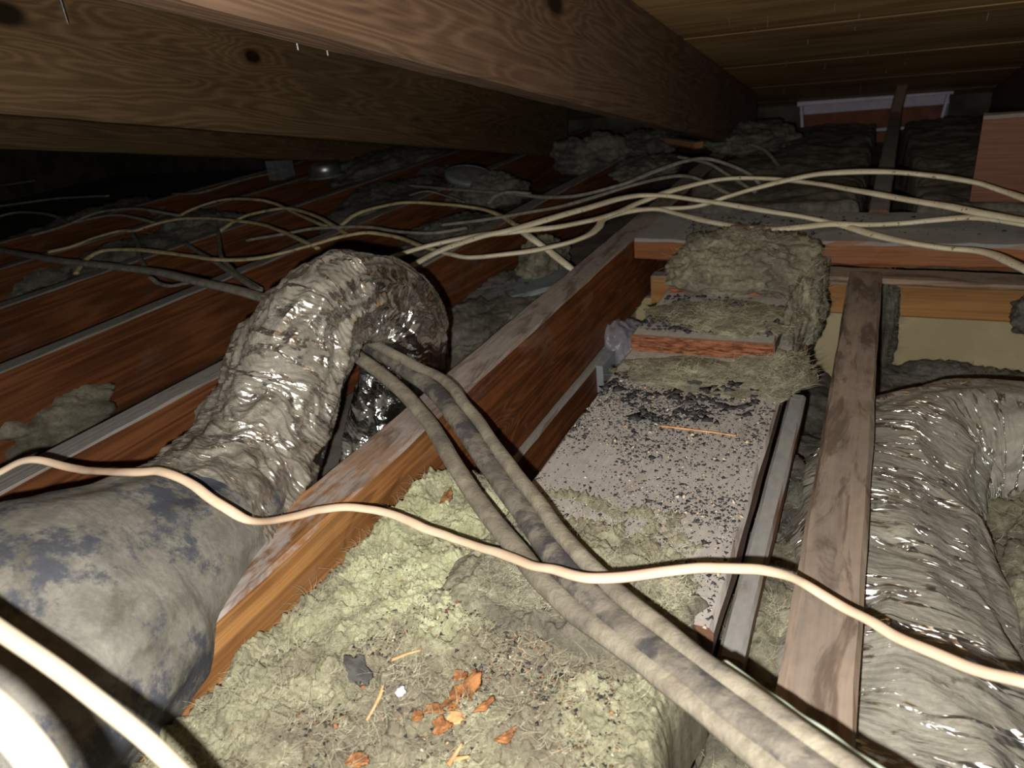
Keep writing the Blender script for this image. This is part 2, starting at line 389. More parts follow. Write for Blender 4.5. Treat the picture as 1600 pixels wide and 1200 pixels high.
M['plate'] = wood('pine_plate', (0.16, 0.07, 0.02), (0.50, 0.26, 0.09), DUST, 0.8, seed=4.4, freq=18)
M['plank'] = wood('dusty_plank', (0.07, 0.04, 0.025), (0.25, 0.13, 0.08), (0.36, 0.335, 0.315), 1.0, seed=7.7, freq=12)
M['redend'] = plain('red_end_grain', (0.09, 0.028, 0.014), (0.36, 0.145, 0.07), 60, 0.9, stretch=(1, 1, 6), bumps=0.8, bdist=0.002, kind='World')
M['batten'] = wood('grey_batten', (0.08, 0.03, 0.015), (0.3, 0.13, 0.06), (0.27, 0.265, 0.255), 1.0, seed=3.9)
M['blocktop'] = wood('red_block', (0.07, 0.022, 0.012), (0.30, 0.12, 0.065), (0.30, 0.28, 0.24), 0.9, seed=10.5, freq=10)
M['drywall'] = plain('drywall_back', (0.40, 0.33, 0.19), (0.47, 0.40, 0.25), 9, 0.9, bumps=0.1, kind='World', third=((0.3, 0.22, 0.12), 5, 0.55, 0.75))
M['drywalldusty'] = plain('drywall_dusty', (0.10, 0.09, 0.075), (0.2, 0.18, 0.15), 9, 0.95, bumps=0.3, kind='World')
_cp = onz(650, 850, -0.1)*S
M['wool'] = wool_mat('mineral_wool', (0.31, 0.295, 0.195), (0.50, 0.485, 0.33), (0.245, 0.215, 0.16), 0.9, 0.0, 0.38, 0.56, clean=(_cp[0]+0.02, _cp[1], _cp[2], 0.135))
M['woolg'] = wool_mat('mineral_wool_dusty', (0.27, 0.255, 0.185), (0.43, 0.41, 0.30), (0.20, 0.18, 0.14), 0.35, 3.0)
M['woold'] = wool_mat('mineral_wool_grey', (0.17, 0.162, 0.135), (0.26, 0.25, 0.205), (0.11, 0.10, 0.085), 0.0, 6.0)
M['foil'] = foil_mat('dusty_foil', 0.445, 0.56, dustc=(0.27, 0.25, 0.21), stain=(0.54, 0.66), stains=9.0, mottle=0.5, streak=0.06, rough=0.26, ribs=0.4, wr=0.45)
M['foilbright'] = foil_mat('dark_bright_foil', 0.54, 0.64, dustc=(0.17, 0.16, 0.14), dark=(0.05, 0.04, 0.03), rough=0.2, seed=2.0, mottle=0.4)
M['boot'] = foil_mat('stained_sleeve', 0.20, 0.30, dustc=(0.19, 0.182, 0.16), dark=(0.09, 0.08, 0.062), stain=(0.5, 0.66), stains=12.0, rough=0.35, seed=1.5, blue=(0.05, 0.056, 0.075), ribs=0, wr=0.25, mottle=0.45)
M['foilr'] = foil_mat('grey_foil', 0.43, 0.50, dustc=(0.29, 0.275, 0.235), dark=(0.2, 0.18, 0.145), stain=(0.55, 0.7), rough=0.22, seed=5.0, nzk=0.08, mottle=0.25, streak=0.05, wf=(30, 5), ribs=0.3, cb=0.03)
M['cream'] = plain('cream_cable', (0.68, 0.60, 0.42), (0.80, 0.74, 0.56), 30, 0.5, bumps=0.15, third=((0.18, 0.14, 0.09), 120, 0.6, 0.7))
M['creamclean'] = plain('clean_cream_cable', (0.33, 0.275, 0.21), (0.42, 0.36, 0.28), 30, 0.45, bumps=0.1)
M['yellow'] = plain('yellowed_cable', (0.40, 0.32, 0.17), (0.56, 0.47, 0.27), 40, 0.6, bumps=0.2, third=((0.15, 0.12, 0.08), 90, 0.55, 0.7))
M['pink'] = plain('pinkish_cable', (0.60, 0.43, 0.31), (0.68, 0.53, 0.39), 16, 0.45, bumps=0.1, third=((0.62, 0.38, 0.31), 7, 0.6, 0.75))
M['greycable'] = plain('dusty_grey_cable', (0.19, 0.175, 0.14), (0.30, 0.28, 0.235), 60, 0.95, bumps=0.5)
M['bundle'] = plain('dust_coated_cable', (0.15, 0.13, 0.10), (0.25, 0.225, 0.175), 50, 0.95, bumps=0.8, bdist=0.002, third=((0.09, 0.08, 0.07), 25, 0.5, 0.72))
M['bundledark'] = plain('dust_coated_dark_cable', (0.09, 0.08, 0.068), (0.18, 0.16, 0.13), 50, 0.95, bumps=0.8, bdist=0.002, third=((0.05, 0.047, 0.05), 34, 0.48, 0.62))
M['mint'] = plain('mint_cable', (0.36, 0.42, 0.35), (0.46, 0.52, 0.44), 30, 0.6, bumps=0.2)
M['steel'] = plain('nail_steel', (0.4, 0.4, 0.4), (0.55, 0.55, 0.55), 60, 0.35, 0.9)
M['galv'] = plain('dusty_galvanised', (0.16, 0.175, 0.18), (0.25, 0.265, 0.27), 40, 0.6, 0.3)
M['bluegrey'] = plain('blue_grey_sheet', (0.20, 0.23, 0.25), (0.32, 0.35, 0.38), 20, 0.5, 0.2)
M['bag'] = plain('cloudy_plastic', (0.17, 0.16, 0.19), (0.27, 0.26, 0.31), 18, 0.3, 0.0, bumps=0.6, bdist=0.004)
M['lavender'] = plain('pale_lavender', (0.62, 0.58, 0.74), (0.75, 0.71, 0.84), 20, 0.6)  # pale lavender tone shared by the vent frame and a chip
M['brick'] = plain('brown_backing', (0.17, 0.065, 0.04), (0.26, 0.10, 0.06), 20, 0.8)
M['darkwall'] = plain('dark_boarding', (0.05, 0.045, 0.035), (0.11, 0.10, 0.08), 9, 0.95)
M['blackgrit'] = plain('black_grit', (0.012, 0.012, 0.016), (0.05, 0.05, 0.055), 90, 0.7, kind='World')
M['palegrit'] = plain('pale_grit', (0.45, 0.30, 0.15), (0.62, 0.55, 0.45), 60, 0.8, kind='World')
M['redgrit'] = plain('red_grit', (0.10, 0.04, 0.025), (0.34, 0.16, 0.07), 60, 0.8, kind='World')
M['bark'] = plain('dry_bark', (0.13, 0.05, 0.02), (0.36, 0.165, 0.06), 90, 0.8, bumps=0.8, bdist=0.002)
M['slate'] = plain('dark_chip', (0.05, 0.05, 0.05), (0.10, 0.10, 0.095), 60, 0.8)
M['splinter'] = plain('orange_splinter', (0.48, 0.22, 0.09), (0.68, 0.38, 0.18), 50, 0.8)

# ------------------------------------------------------------------ the shell
def slab(name, x0, x1, y0, y1, z0, z1, mat, kind='structure', parent=None):
    V = [(x, y, z) for z in (z0, z1) for y in (y0, y1) for x in (x0, x1)]
    V = np.array(V)*S
    Fs = [(0, 2, 3, 1), (4, 5, 7, 6), (0, 1, 5, 4), (2, 6, 7, 3), (0, 4, 6, 2), (1, 3, 7, 5)]
    o = mk(name, V, Fs, mat, smooth=False)
    if parent is not None: setparent(o, parent)
    if kind and parent is None: o['kind'] = kind
    return o
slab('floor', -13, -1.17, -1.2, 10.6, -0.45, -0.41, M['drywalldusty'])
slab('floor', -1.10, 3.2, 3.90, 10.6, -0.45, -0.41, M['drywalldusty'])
slab('floor', -1.25, 3.2, -1.2, 3.90, -0.86, -0.82, M['drywall'])
slab('wall_soffit_back', -1.25, 3.2, 3.86, 3.90, -0.82, -0.41, M['drywall'])
slab('wall_soffit_left', -1.25, -1.205, -1.2, 3.86, -0.82, -0.45, M['drywall'])
slab('wall_left', -13.05, -13, -1.2, 10.6, -0.45, 2.2, M['darkwall'])
VY = 9.0
slab('wall_back', -13, -0.80, VY+0.3, VY+0.36, -0.41, 0.10, M['darkwall'])
slab('wall_back', 0.62, 3.2, VY+0.3, VY+0.36, -0.41, 0.10, M['darkwall'])

def deckz(Y): return 1.894-0.2*Y
SL = Vector((0, 1, -0.2)).normalized(); NR = Vector((0, 0.2, 1)).normalized()
roof = empty('ceiling', (0, 0, deckz(0)), kind='structure')
pw = 1.30; k0 = -5; seamY = 4.86
for k in range(k0, 4):
    ya = seamY+k*pw; yb = ya+pw-0.012; ym = (ya+yb)/2
    p = Vector((0, ym, deckz(ym)))+NR*0.06
    board('plank', p+Vector((-13, 0, 0)), p+Vector((3.2, 0, 0)), (yb-ya)*1.0198, 0.06, M['deck'], up=NR, parent=roof, nseg=12, rough=0.0005, cham=0.003, seed=k*3.1)

def rafter(xr, name_mat, label, y0=-1.0, y1=8.9, wd=0.115, left=False, seed=0.0):
    """bottom face on z = 1.345-0.2Y; xr is the visible face"""
    xc = xr+wd/2 if left else xr-wd/2
    r = empty('roof_rafter', (xc, y0, deckz(y0)), label, 'rafter', 'roof rafters')
    n_ = (deckz(0)-1.345)/1.0198
    board('beam', (xc, y0, deckz(y0)), (xc, y1, deckz(y1)), wd, n_-0.004, name_mat, up=NR, parent=r, nseg=60, rough=0.0016, cham=0.005, seed=seed)
    return r
raf1 = rafter(-1.14, M['rafter'], 'big knotty brown rafter crossing the top centre, nearest to the lens', seed=1.0, y1=7.9)
raf2 = rafter(-3.18, M['rafter2'], 'swirl-grained brown rafter at top left, second behind the nearest one', seed=2.0, y1=7.9)
rafter(-5.27, M['rafter2'], 'lowest dim rafter at the left edge, third behind the nearest one', seed=3.0, y1=7.9)
rafter(0.95, M['rafter'], 'dark shaded rafter in the top right corner above the vent', y0=1.0, left=True, seed=4.0)
# nails poking down through the deck, and nails on rafter
def nail(p, d, ln, r, parent, name='nail'):
    p = np.array(p); d = _n(d); C = np.array([p, p+d*ln*0.93, p+d*ln])*S
    T, N, B = frames(C, (0.3, 0.9, 0.1)); V = []
    for i, rr in enumerate((r, r, r*0.15)):
        for a in np.linspace(0, 2*np.pi, 6, endpoint=False): V.append(C[i]+(B[i]*math.cos(a)+N[i]*math.sin(a))*rr)
    Fs = [(i*6+j, i*6+(j+1) % 6, (i+1)*6+(j+1) % 6, (i+1)*6+j) for i in range(2) for j in range(6)]+[tuple(12+j for j in range(6)), tuple(range(5, -1, -1))]
    o = mk(name, V, Fs, M['steel'], smooth=False)
    if parent is not None: setparent(o, parent)
    return o
for (x, y) in [(1343, 22), (1336, 42), (1356, 80), (1230, 95), (1290, 100), (1415, 97), (1345, 135), (1180, 45), (1200, 26), (1305, 6), (1160, 70), (1262, 62), (1385, 110), (1225, 138), (1545, 20), (1140, 30)]:
    d = ray(x, y); t_ = (deckz(0)-1)/(d[2]+0.2*d[1]); p = CAMP+d*t_
    nail(p+np.array([0, 0, 0.01]), (random.uniform(-.15, .15), -0.2, -1), random.uniform(0.03, 0.07), 0.0011, roof)
for (x, y, Xf, l_) in [(98, 5, -3.0, .14), (462, 58, -3.0, .13), (509, 68, -3.0, .13)]:
    p = onx(x, y, Xf)
    top = p.copy(); top[2] = deckz(p[1])
    nail(top, (0.02, -.05, -1), top[2]-p[2]+l_*0.55, 0.0013, roof)

# ------------------------------------------------------------------ joists
def joist(xc0, xc1, wd, label, y0=-0.8, y1=8.6, mat='joist', depth=0.405, seed=0.0):
    o = board('ceiling_joist', (xc0, y0, 0), (xc1, y1, 0), wd, depth, M[mat], nseg=70, rough=0.0016, cham=0.003, seed=seed)
    return tag(o, label, 'joist', 'ceiling joists')
joist(-1.208, -1.212, 0.145, 'nearest joist, dust-topped with worn orange side, running under the dark cable bundle', y0=-0.6, y1=6.75, mat='joistA', seed=1.0)
joist(-2.29, -2.02, 0.118, 'dust-topped red-brown joist directly behind the foil duct arch', seed=2.0)
joist(-3.285, -3.25, 0.112, 'red-brown joist second behind the duct arch, with a knot on its side', seed=3.0)
joist(-4.37, -4.33, 0.11, 'dim red-brown joist at the left edge, third behind the duct arch', seed=4.0)
joist(-5.43, -5.39, 0.11, 'shadowed joist under the tangled cables, fourth behind the duct arch', seed=5.0)
joist(-6.49, -6.45, 0.11, 'almost black joist farthest back at the left', seed=6.0)
joist(0.028, 0.12, 0.10, 'grey dust-covered joist running from the cross board to the white vent', y0=4.26, y1=8.8, mat='batten', seed=7.0)
tag(board('wooden_post', (0.10, 7.9, 0.06), (0.14, 8.15, 0.30), 0.10, 0.09, M['darkwood'] if 'darkwood' in M else M['rafter'], up=(0, -1, 0.2), nseg=6), 'dark upright stub standing in front of the white vent', 'post')

# ledger under the near joist, seen down in the gap
tag(board('ledger_board', (-1.155, 1.25, -0.408), (-1.155, 3.0, -0.408), 0.085, 0.24, M['joist'], nseg=20, seed=9.0), 'dusty brown ledger board low in the gap beside the near joist', 'board')

# ------------------------------------------------------------------ cross board, ledge, plate, block
bc = empty('cross_board', (0.3, 3.92, -0.13), 'wide grey dust-topped board butted between joist and right edge', 'board')
board('board', (-1.13, 3.935, 0), (2.2, 3.90, 0), 0.60, 0.122, M['crossboard'], parent=bc, nseg=50, rough=0.003, cham=0.006, seed=3.0, edge=0.006)
lg = board('ledge_strip', (-0.62, 3.60, -0.128), (2.2, 3.44, -0.128), 0.16, 0.03, M['strip'], nseg=40, rough=0.003, seed=5.0, edge=0.004)
tag(lg, 'thin grey dusty strip under the orange edge of the cross board', 'strip')
tag(board('pine_plate', (-1.08, 3.80, -0.24), (2.2, 3.80, -0.24), 0.10, 0.17, M['plate'], nseg=30, seed=6.0), 'orange pine plate above the beige drywall patch', 'plate')
tag(board('end_block', (0.45, 4.42, 0.44), (1.3, 4.36, 0.44), 0.10, 0.44, M['blocktop'], nseg=14, rough=0.003, cham=0.006, seed=8.0), 'upright red-brown board end at the right edge', 'board')
# the strip under the camera on the right
tag(board('wooden_strip', (-0.004, 0.2, -0.10), (-0.003, 3.50, -0.10), 0.134, 0.085, M['strip'], nseg=50, rough=0.002, seed=11.0), 'long narrow weathered board running from bottom right up to cross board', 'board')

# ------------------------------------------------------------------ stepped planks between near joist and strip
pk = empty('plank_stack', (-0.49, 1.9, -0.19), 'dusty grey stepped planks sprinkled with black grit, right of the near joist', 'planks')
board('plank', (-0.497, 1.10, -0.10), (-0.497, 3.5, -0.10), 0.585, 0.085, M['plank'], parent=pk, nseg=40, rough=0.002, cham=0.004, seed=1.0)
board('plank', (-0.52, 2.42, -0.032), (-0.52, 3.5, -0.032), 0.52, 0.066, M['plank'], parent=pk, nseg=20, rough=0.002, cham=0.004, seed=2.0)
board('plank', (-0.52, 2.90, 0.03), (-0.52, 3.55, 0.03), 0.47, 0.06, M['plank'], parent=pk, nseg=14, rough=0.002, cham=0.004, seed=3.0)
def endgrain(x0, x1, y, z0, z1, seed):
    n = 40; V = []; Fs = []
    for i in range(n+1):
        x = x0+(x1-x0)*i/n
        for j in range(5):
            z = z0+(z1-z0)*j/4
            V.append((x, y-0.004-0.008*float(perlin(x*40, z*20, seed)), z))
    for i in range(n):
        for j in range(4): a = i*5+j; Fs.append((a, a+5, a+6, a+1))
    o = mk('end_grain', np.array(V)*S, Fs, M['redend'], smooth=False); setparent(o, pk)
    o['label'] = 'splintered red end grain'
endgrain(-0.775, -0.265, 2.42, -0.098, -0.036, 1.0)
endgrain(-0.75, -0.29, 2.90, -0.03, 0.026, 2.0)
BX0 = float(onz(1192, 825, -0.22)[0]); BX1 = float(onz(1234, 667, -0.22)[0])
tag(board('grey_batten', (BX0, 1.15, -0.22), (BX1, 2.42, -0.22), 0.055, 0.07, M['batten'], nseg=20, seed=4.0), 'narrow grey dust-topped batten below the right edge of the planks', 'batten')
tag(board('cross_batten', (-0.235, 2.9, -0.06), (-0.20, 3.6, -0.06), 0.09, 0.30, M['plank'], nseg=10, seed=5.5), 'upright dusty board end beside the wool heap at the plank tops', 'board')
tag(board('wood_scrap', (-0.92, 3.72, -0.17), (-0.70, 3.72, -0.17), 0.12, 0.12, M['plate'], nseg=6), 'stubby brown blocking under the corner of the cross board', 'block')

# metal boot and plastic bag in the gap
def lathe_box(name, c, r, mat, label, cat, seed, amp=0.2, res=36): return clump(name, c, r, mat, label, seed, cat, res=res, amp=amp, flat=0.9)
p = ony(972, 560, 3.25)
lathe_box('plastic_bag', p, (0.15, 0.18, 0.20), M['bag'], 'crumpled cloudy plastic bag in the gap behind the planks', 'bag', 3, 0.16)
p = ony(935, 575, 3.0)
o = slab('metal_boot', p[0]-0.15, p[0]+0.06, 2.9, 3.1, -0.8, p[2]+0.06, M['bluegrey'], None); tag(o, 'blue-grey sheet metal side showing beside the plastic bag', 'sheet metal')
p = onz(835, 455, -0.33)
tag(board('foil_faced_scrap', (p[0]-0.25, p[1]-0.2, -0.30), (p[0]+0.25, p[1]+0.25, -0.27), 0.30, 0.03, M['bluegrey'], nseg=6, rough=0.004), 'blue-grey board scrap lying behind the near joist', 'scrap')

# ------------------------------------------------------------------ mineral wool
def zbatt(X, Y):
    z = -0.115+0.03*fbm(X*2.2, Y*2.2, 0.3, 3)+0.022*(1-2*np.abs(perlin(X*7, Y*7, 2.0)))+0.022*fbm(X*14, Y*14, 5.0, 4, 0.65)+0.018*np.abs(fbm(X*48, Y*48, 6.0, 2))
    z = z-0.03*np.clip((X+0.35)/0.2, 0, 1)-0.028*np.exp(-np.abs(perlin(X*4.3, Y*4.3, 7.7))/0.03)*np.clip(0.5+1.5*perlin(X*3, Y*3, 1.1), 0, 1)
    return z
ba = heightfield('insulation_batt', -1.135, -0.225, -0.2, 1.50, 300, 460, zbatt, M['wool'], -0.40, edge=0.025, seed=1.0)
tag(ba, 'large pale green-yellow mineral wool batt at bottom centre under the cables', 'insulation')
def zb2(X, Y):
    e = np.clip((Y-(1.33-0.34*(X+0.74))+0.05*fbm(X*7, Y*7, 9.3, 3))/0.045, 0, 1)
    return -0.066+0.022*fbm(X*6, Y*6, 1.3, 4)+0.016*fbm(X*22, Y*22, 3.3, 3, 0.65)-0.08*e*e
flap = o = heightfield('insulation_batt', -0.80, -0.215, 0.95, 1.48, 190, 180, zb2, M['woolg'], -0.16, edge=0.03, seed=2.0)
tag(o, 'torn flap of wool overlapping the near end of the planks', 'insulation')
def zb3(X, Y): return -0.60+0.05*fbm(X*4, Y*4, 2.3, 5)
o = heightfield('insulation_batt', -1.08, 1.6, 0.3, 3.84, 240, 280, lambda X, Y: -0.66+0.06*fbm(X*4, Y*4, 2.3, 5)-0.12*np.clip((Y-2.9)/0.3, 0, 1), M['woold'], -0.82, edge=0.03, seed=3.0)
tag(o, 'sunken grey wool bed beneath the right-hand duct', 'insulation')
clump('insulation_heap', (-0.50, 3.12, 0.03), (0.29, 0.30, 0.125), M['woolg'], 'heaped grey-green wool piled on the far end of the planks', 11, amp=0.3, res=110)
clump('insulation_heap', (-0.205, 2.95, -0.06), (0.06, 0.42, 0.13), M['woolg'], 'strip of wool hanging over the right edge of the planks', 12, res=80)
clump('insulation_heap', (-0.26, 2.33, -0.10), (0.13, 0.18, 0.025), M['woolg'], 'small wool tuft on the planks just below the red step', 13, res=70)
clump('insulation_heap', (-0.50, 2.25, -0.10), (0.28, 0.13, 0.014), M['woolg'], 'thin wool smear across the planks among the black chips', 14, res=70, amp=0.4)
clump('insulation_heap', (-0.5, 2.62, -0.03), (0.26, 0.18, 0.02), M['woolg'], 'flattened wool film on the middle plank step', 15, res=60, amp=0.4)
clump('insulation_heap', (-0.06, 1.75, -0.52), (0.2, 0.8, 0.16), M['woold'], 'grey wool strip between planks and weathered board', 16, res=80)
p = onz(1210, 1010, -0.4); clump('insulation_heap', (p[0], p[1], -0.42), (0.14, 0.4, 0.12), M['woolg'], 'lit wool patch beside the near end of the grey batten', 17, res=80)
p = onz(1570, 950, -0.35); clump('insulation_heap', (p[0]+0.12, p[1]+0.1, -0.48), (0.2, 0.75, 0.16), M['woolg'], 'brown-grey wool at the right edge beside the duct', 18, res=90)
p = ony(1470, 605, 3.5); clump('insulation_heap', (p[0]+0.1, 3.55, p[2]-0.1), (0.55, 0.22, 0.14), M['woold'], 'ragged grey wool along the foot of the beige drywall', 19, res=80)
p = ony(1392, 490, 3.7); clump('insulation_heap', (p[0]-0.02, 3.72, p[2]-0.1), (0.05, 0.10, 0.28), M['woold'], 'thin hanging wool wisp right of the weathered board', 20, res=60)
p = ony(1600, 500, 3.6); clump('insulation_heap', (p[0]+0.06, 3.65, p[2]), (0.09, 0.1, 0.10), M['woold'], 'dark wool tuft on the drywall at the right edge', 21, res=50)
# beyond the cross board and under the eave
def zfar(X, Y): return 0.02+0.05*fbm(X*2.5, Y*2.5, 4.0, 5)-0.055*np.clip(Y-5.5, 0, 4)
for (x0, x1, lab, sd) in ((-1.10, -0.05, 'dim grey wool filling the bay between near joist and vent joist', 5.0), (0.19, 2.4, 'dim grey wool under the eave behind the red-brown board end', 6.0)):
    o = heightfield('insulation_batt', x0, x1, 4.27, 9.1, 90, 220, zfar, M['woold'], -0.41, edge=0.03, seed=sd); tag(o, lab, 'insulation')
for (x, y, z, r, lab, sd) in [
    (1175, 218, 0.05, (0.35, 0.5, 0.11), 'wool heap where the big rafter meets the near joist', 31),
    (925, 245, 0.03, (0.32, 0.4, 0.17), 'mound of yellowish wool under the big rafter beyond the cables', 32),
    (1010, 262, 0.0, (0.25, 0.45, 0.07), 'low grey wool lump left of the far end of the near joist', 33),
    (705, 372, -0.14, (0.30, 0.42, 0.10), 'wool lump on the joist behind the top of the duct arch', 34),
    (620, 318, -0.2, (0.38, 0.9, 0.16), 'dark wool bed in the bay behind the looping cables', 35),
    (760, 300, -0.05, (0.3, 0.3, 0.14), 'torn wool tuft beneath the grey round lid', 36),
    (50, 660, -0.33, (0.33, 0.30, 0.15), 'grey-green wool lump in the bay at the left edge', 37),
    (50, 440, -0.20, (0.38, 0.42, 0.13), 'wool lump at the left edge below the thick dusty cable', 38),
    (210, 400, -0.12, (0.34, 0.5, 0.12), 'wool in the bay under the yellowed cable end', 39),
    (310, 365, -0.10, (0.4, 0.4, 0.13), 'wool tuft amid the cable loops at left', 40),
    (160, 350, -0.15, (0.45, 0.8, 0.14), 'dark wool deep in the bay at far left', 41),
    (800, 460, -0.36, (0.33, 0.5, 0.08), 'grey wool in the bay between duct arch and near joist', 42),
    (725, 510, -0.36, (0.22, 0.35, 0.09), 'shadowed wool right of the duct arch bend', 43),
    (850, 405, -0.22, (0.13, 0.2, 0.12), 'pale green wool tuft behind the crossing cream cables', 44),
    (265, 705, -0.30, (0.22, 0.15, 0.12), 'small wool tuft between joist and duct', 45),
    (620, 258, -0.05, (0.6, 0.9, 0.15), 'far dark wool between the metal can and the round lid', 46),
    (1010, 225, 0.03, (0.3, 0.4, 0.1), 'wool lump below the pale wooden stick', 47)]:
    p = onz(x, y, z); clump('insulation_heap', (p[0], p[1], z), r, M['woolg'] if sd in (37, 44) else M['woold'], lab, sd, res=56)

# ------------------------------------------------------------------ foil ducts
def fold_disp(amp, freq=42, slant=0.03, fine=0.0012, big=0.01, seed=0.0, r2w=0.25):
    def f(L, th):
        cx, sx = np.cos(th), np.sin(th)
        u = L+slant*np.sin(th+seed)+0.045*perlin(L*7, cx*1.6+seed, sx*1.6)+0.012*perlin(L*22, cx*3.5+seed, sx*3.5)
        m = 0.25+0.9*np.clip(0.5+1.2*fbm(L*9+seed, cx*1.6, sx*1.6, 2), 0, 1)
        r = ridge(u*freq, cx*1.2+seed, sx*1.2); r2 = ridge(u*freq*2.3+7, cx*2.8+seed, sx*2.8)
        r3 = ridge(u*freq*0.5+3, cx*2.2+seed, sx*2.2)
        return amp*m*(np.clip(r, -1, 1)-0.4)+amp*r2w*m*(r2-0.4)+amp*0.8*(r3-0.4)+big*fbm(L*6, cx*1.1+seed, sx*1.1, 2)+fine*np.sin(u*2*np.pi/0.0085)
    return f
def duct(parts, label, base):
    e = empty('flexible_duct', base, label, 'duct')
    for (nm, ctr, rad, mat, n, ring, dfun, sq) in parts:
        C = catmull(np.hstack([np.array(ctr)*S, np.array(rad)[:, None]*S]), n)
        sweep(nm, C[:, :3], C[:, 3], C[:, 3]*sq, M[mat], ring, (0, 0, 1) if False else None, dfun, e, caps=False)
    return e
up = [(285, 850, -1.40, .20), (335, 795, -1.46, .185), (390, 725, -1.50, .178), (430, 640, -1.53, .172), (462, 555, -1.54, .165), (500, 490, -1.54, .155), (545, 462, -1.52, .148)]
dn = [(500, 490, -1.54, .135), (545, 464, -1.52, .142), (595, 472, -1.50, .145), (630, 512, -1.48, .14), (637, 560, -1.50, .135), (622, 612, -1.56, .13), (600, 670, -1.62, .13), (585, 740, -1.66, .13)]
bt = [(-330, 1420, -1.35, .36), (-120, 1180, -1.38, .35), (40, 1020, -1.40, .335), (160, 935, -1.41, .30), (235, 885, -1.41, .25), (300, 836, -1.43, .213), (345, 788, -1.46, .19)]
def path(l): return [onx(x, y, X) for x, y, X, r in l], [r for *_, r in l]
cu, ru = path(up); cd, rd = path(dn); cb_, rb = path(bt)
duct([('foil_jacket', cu, ru, 'foil', 460, 190, fold_disp(0.006, 26, 0.05, 0.0005, 0.010, 1.0, 0.35), 1.0),
      ('foil_bend', cd, rd, 'foilbright', 380, 170, fold_disp(0.010, 17, 0.07, 0.0003, 0.008, 4.0), 1.0),
      ('foil_sleeve', cb_, rb, 'boot', 300, 190, fold_disp(0.0028, 16, 0.10, 0.0, 0.014, 7.0), 0.85)],
     'crinkled silver foil duct arching up at left and bending back down', (-1.55, 1.2, -0.4))
rp = [(1420, 1500, -.44, .29), (1412, 1280, -.44, .28), (1398, 1090, -.44, .275), (1378, 920, -.44, .27), (1382, 800, -.44, .265), (1425, 725, -.43, .26), (1510, 705, -.42, .255), (1620, 715, -.42, .25), (1760, 730, -.42, .25)]
cr = [onz(x, y, z) for x, y, z, r in rp]; rr = [r for *_, r in rp]
duct([('foil_jacket', cr, rr, 'foilr', 760, 200, fold_disp(0.0065, 14, 0.08, 0.0002, 0.012, 9.0), 0.92)],
     'fat grey foil duct at lower right, turning out of frame behind the weathered board', (0.3, 1.5, -0.7))

# ------------------------------------------------------------------ dusty cable bundle across the middle
def btag(pts, w_, t_, mat, label, sd, **k): return cable('dusty_cable', pts, w_, t_, M[mat], label, 'dust-coated cable bundle', tw=0.15, seed=sd, jit=0.002, **k)
btag([(500, 520, .16), (556, 556, .12), (615, 600, .07), (655, 640, .04), (690, 690, .03), (740, 775, .0), (800, 850, .0), (870, 930, .02), (960, 1000, .05), (1060, 1075, .09), (1170, 1160, .13), (1300, 1262, .17), (1450, 1385, .2)], 19, 15, 'bundle', 'lowest pale dusty cable of the bundle crossing the near joist', 1, n=170)
btag([(500, 490, .15), (560, 530, .115), (630, 575, .08), (680, 612, .06), (720, 660, .05), (770, 735, .02), (830, 820, .015), (895, 905, .035), (985, 985, .06), (1085, 1065, .10), (1190, 1145, .14), (1310, 1235, .18), (1460, 1350, .21)], 24, 17, 'bundledark', 'thick dark grooved cable in the middle of the bundle', 2, n=170)
btag([(500, 478, .16), (570, 528, .13), (640, 568, .10), (690, 592, .075), (725, 630, .065), (780, 705, .04), (845, 790, .035), (915, 878, .05), (1005, 958, .075), (1105, 1040, .11), (1210, 1120, .15), (1330, 1212, .19), (1480, 1330, .22)], 15, 13, 'bundle', 'upper grey cable of the bundle, next to the planks', 3, n=170)
cable('mint_cable', [(1130, 1040, .08), (1190, 1083, .10), (1250, 1125, .12), (1320, 1172, .14), (1430, 1250, .17), (1520, 1320, .2)], 8, 7, M['mint'], 'thin mint-green cable beside the bundle at bottom right', tw=0.1)

# ------------------------------------------------------------------ pinkish cable in front
cable('flat_cable', [(-60, 770, .17), (0, 738, .19), (50, 718, .21), (120, 733, .19), (190, 737, .23), (255, 738, .25), (300, 757, .235), (345, 788, .20), (385, 811, .16), (430, 814, .10), (500, 798, .05), (560, 794, .035), (620, 808, .02), (690, 835, .005), (745, 853, .01), (830, 882, .06), (880, 894, .09), (930, 903, .11), (1000, 897, .11), (1080, 888, .10), (1150, 887, .085), (1210, 895, .06), (1255, 912, .02), (1310, 943, -.0), (1380, 983, .02), (1450, 1017, .05), (1530, 1050, .08), (1600, 1066, .11), (1700, 1080, .14)],
      9.5, 6, M['pink'], 'long pinkish-beige cable snaking across the whole foreground', n=420, tw=0.4, seed=4)
# two cables right under the lens
def near(pts, w_, lab, sd):
    P_ = np.array([CAMP+ray(x, y)/np.linalg.norm(ray(x, y))*d for x, y, d in pts])
    C = catmull(P_*S, 60); o = sweep('near_cable', C, w_/2000, w_/2600, M['creamclean'], 14, (0, 0, 1)); tag(o, lab, 'cable', 'blurred cables nearest the lens')
near([(-200, 850, 1.16), (-100, 915, 1.10), (0, 985, 1.06), (90, 1047, 1.03), (165, 1105, 1.01), (235, 1162, 1.0), (300, 1227, .99), (380, 1320, .98)], 8.5, 'out-of-focus cream cable crossing the bottom left corner', 1)
near([(-220, 960, .84), (-120, 1030, .82), (-40, 1085, .72), (20, 1140, .70), (72, 1210, .69), (125, 1320, 0.69)], 10, 'overexposed cream cable in the very bottom left corner', 2)

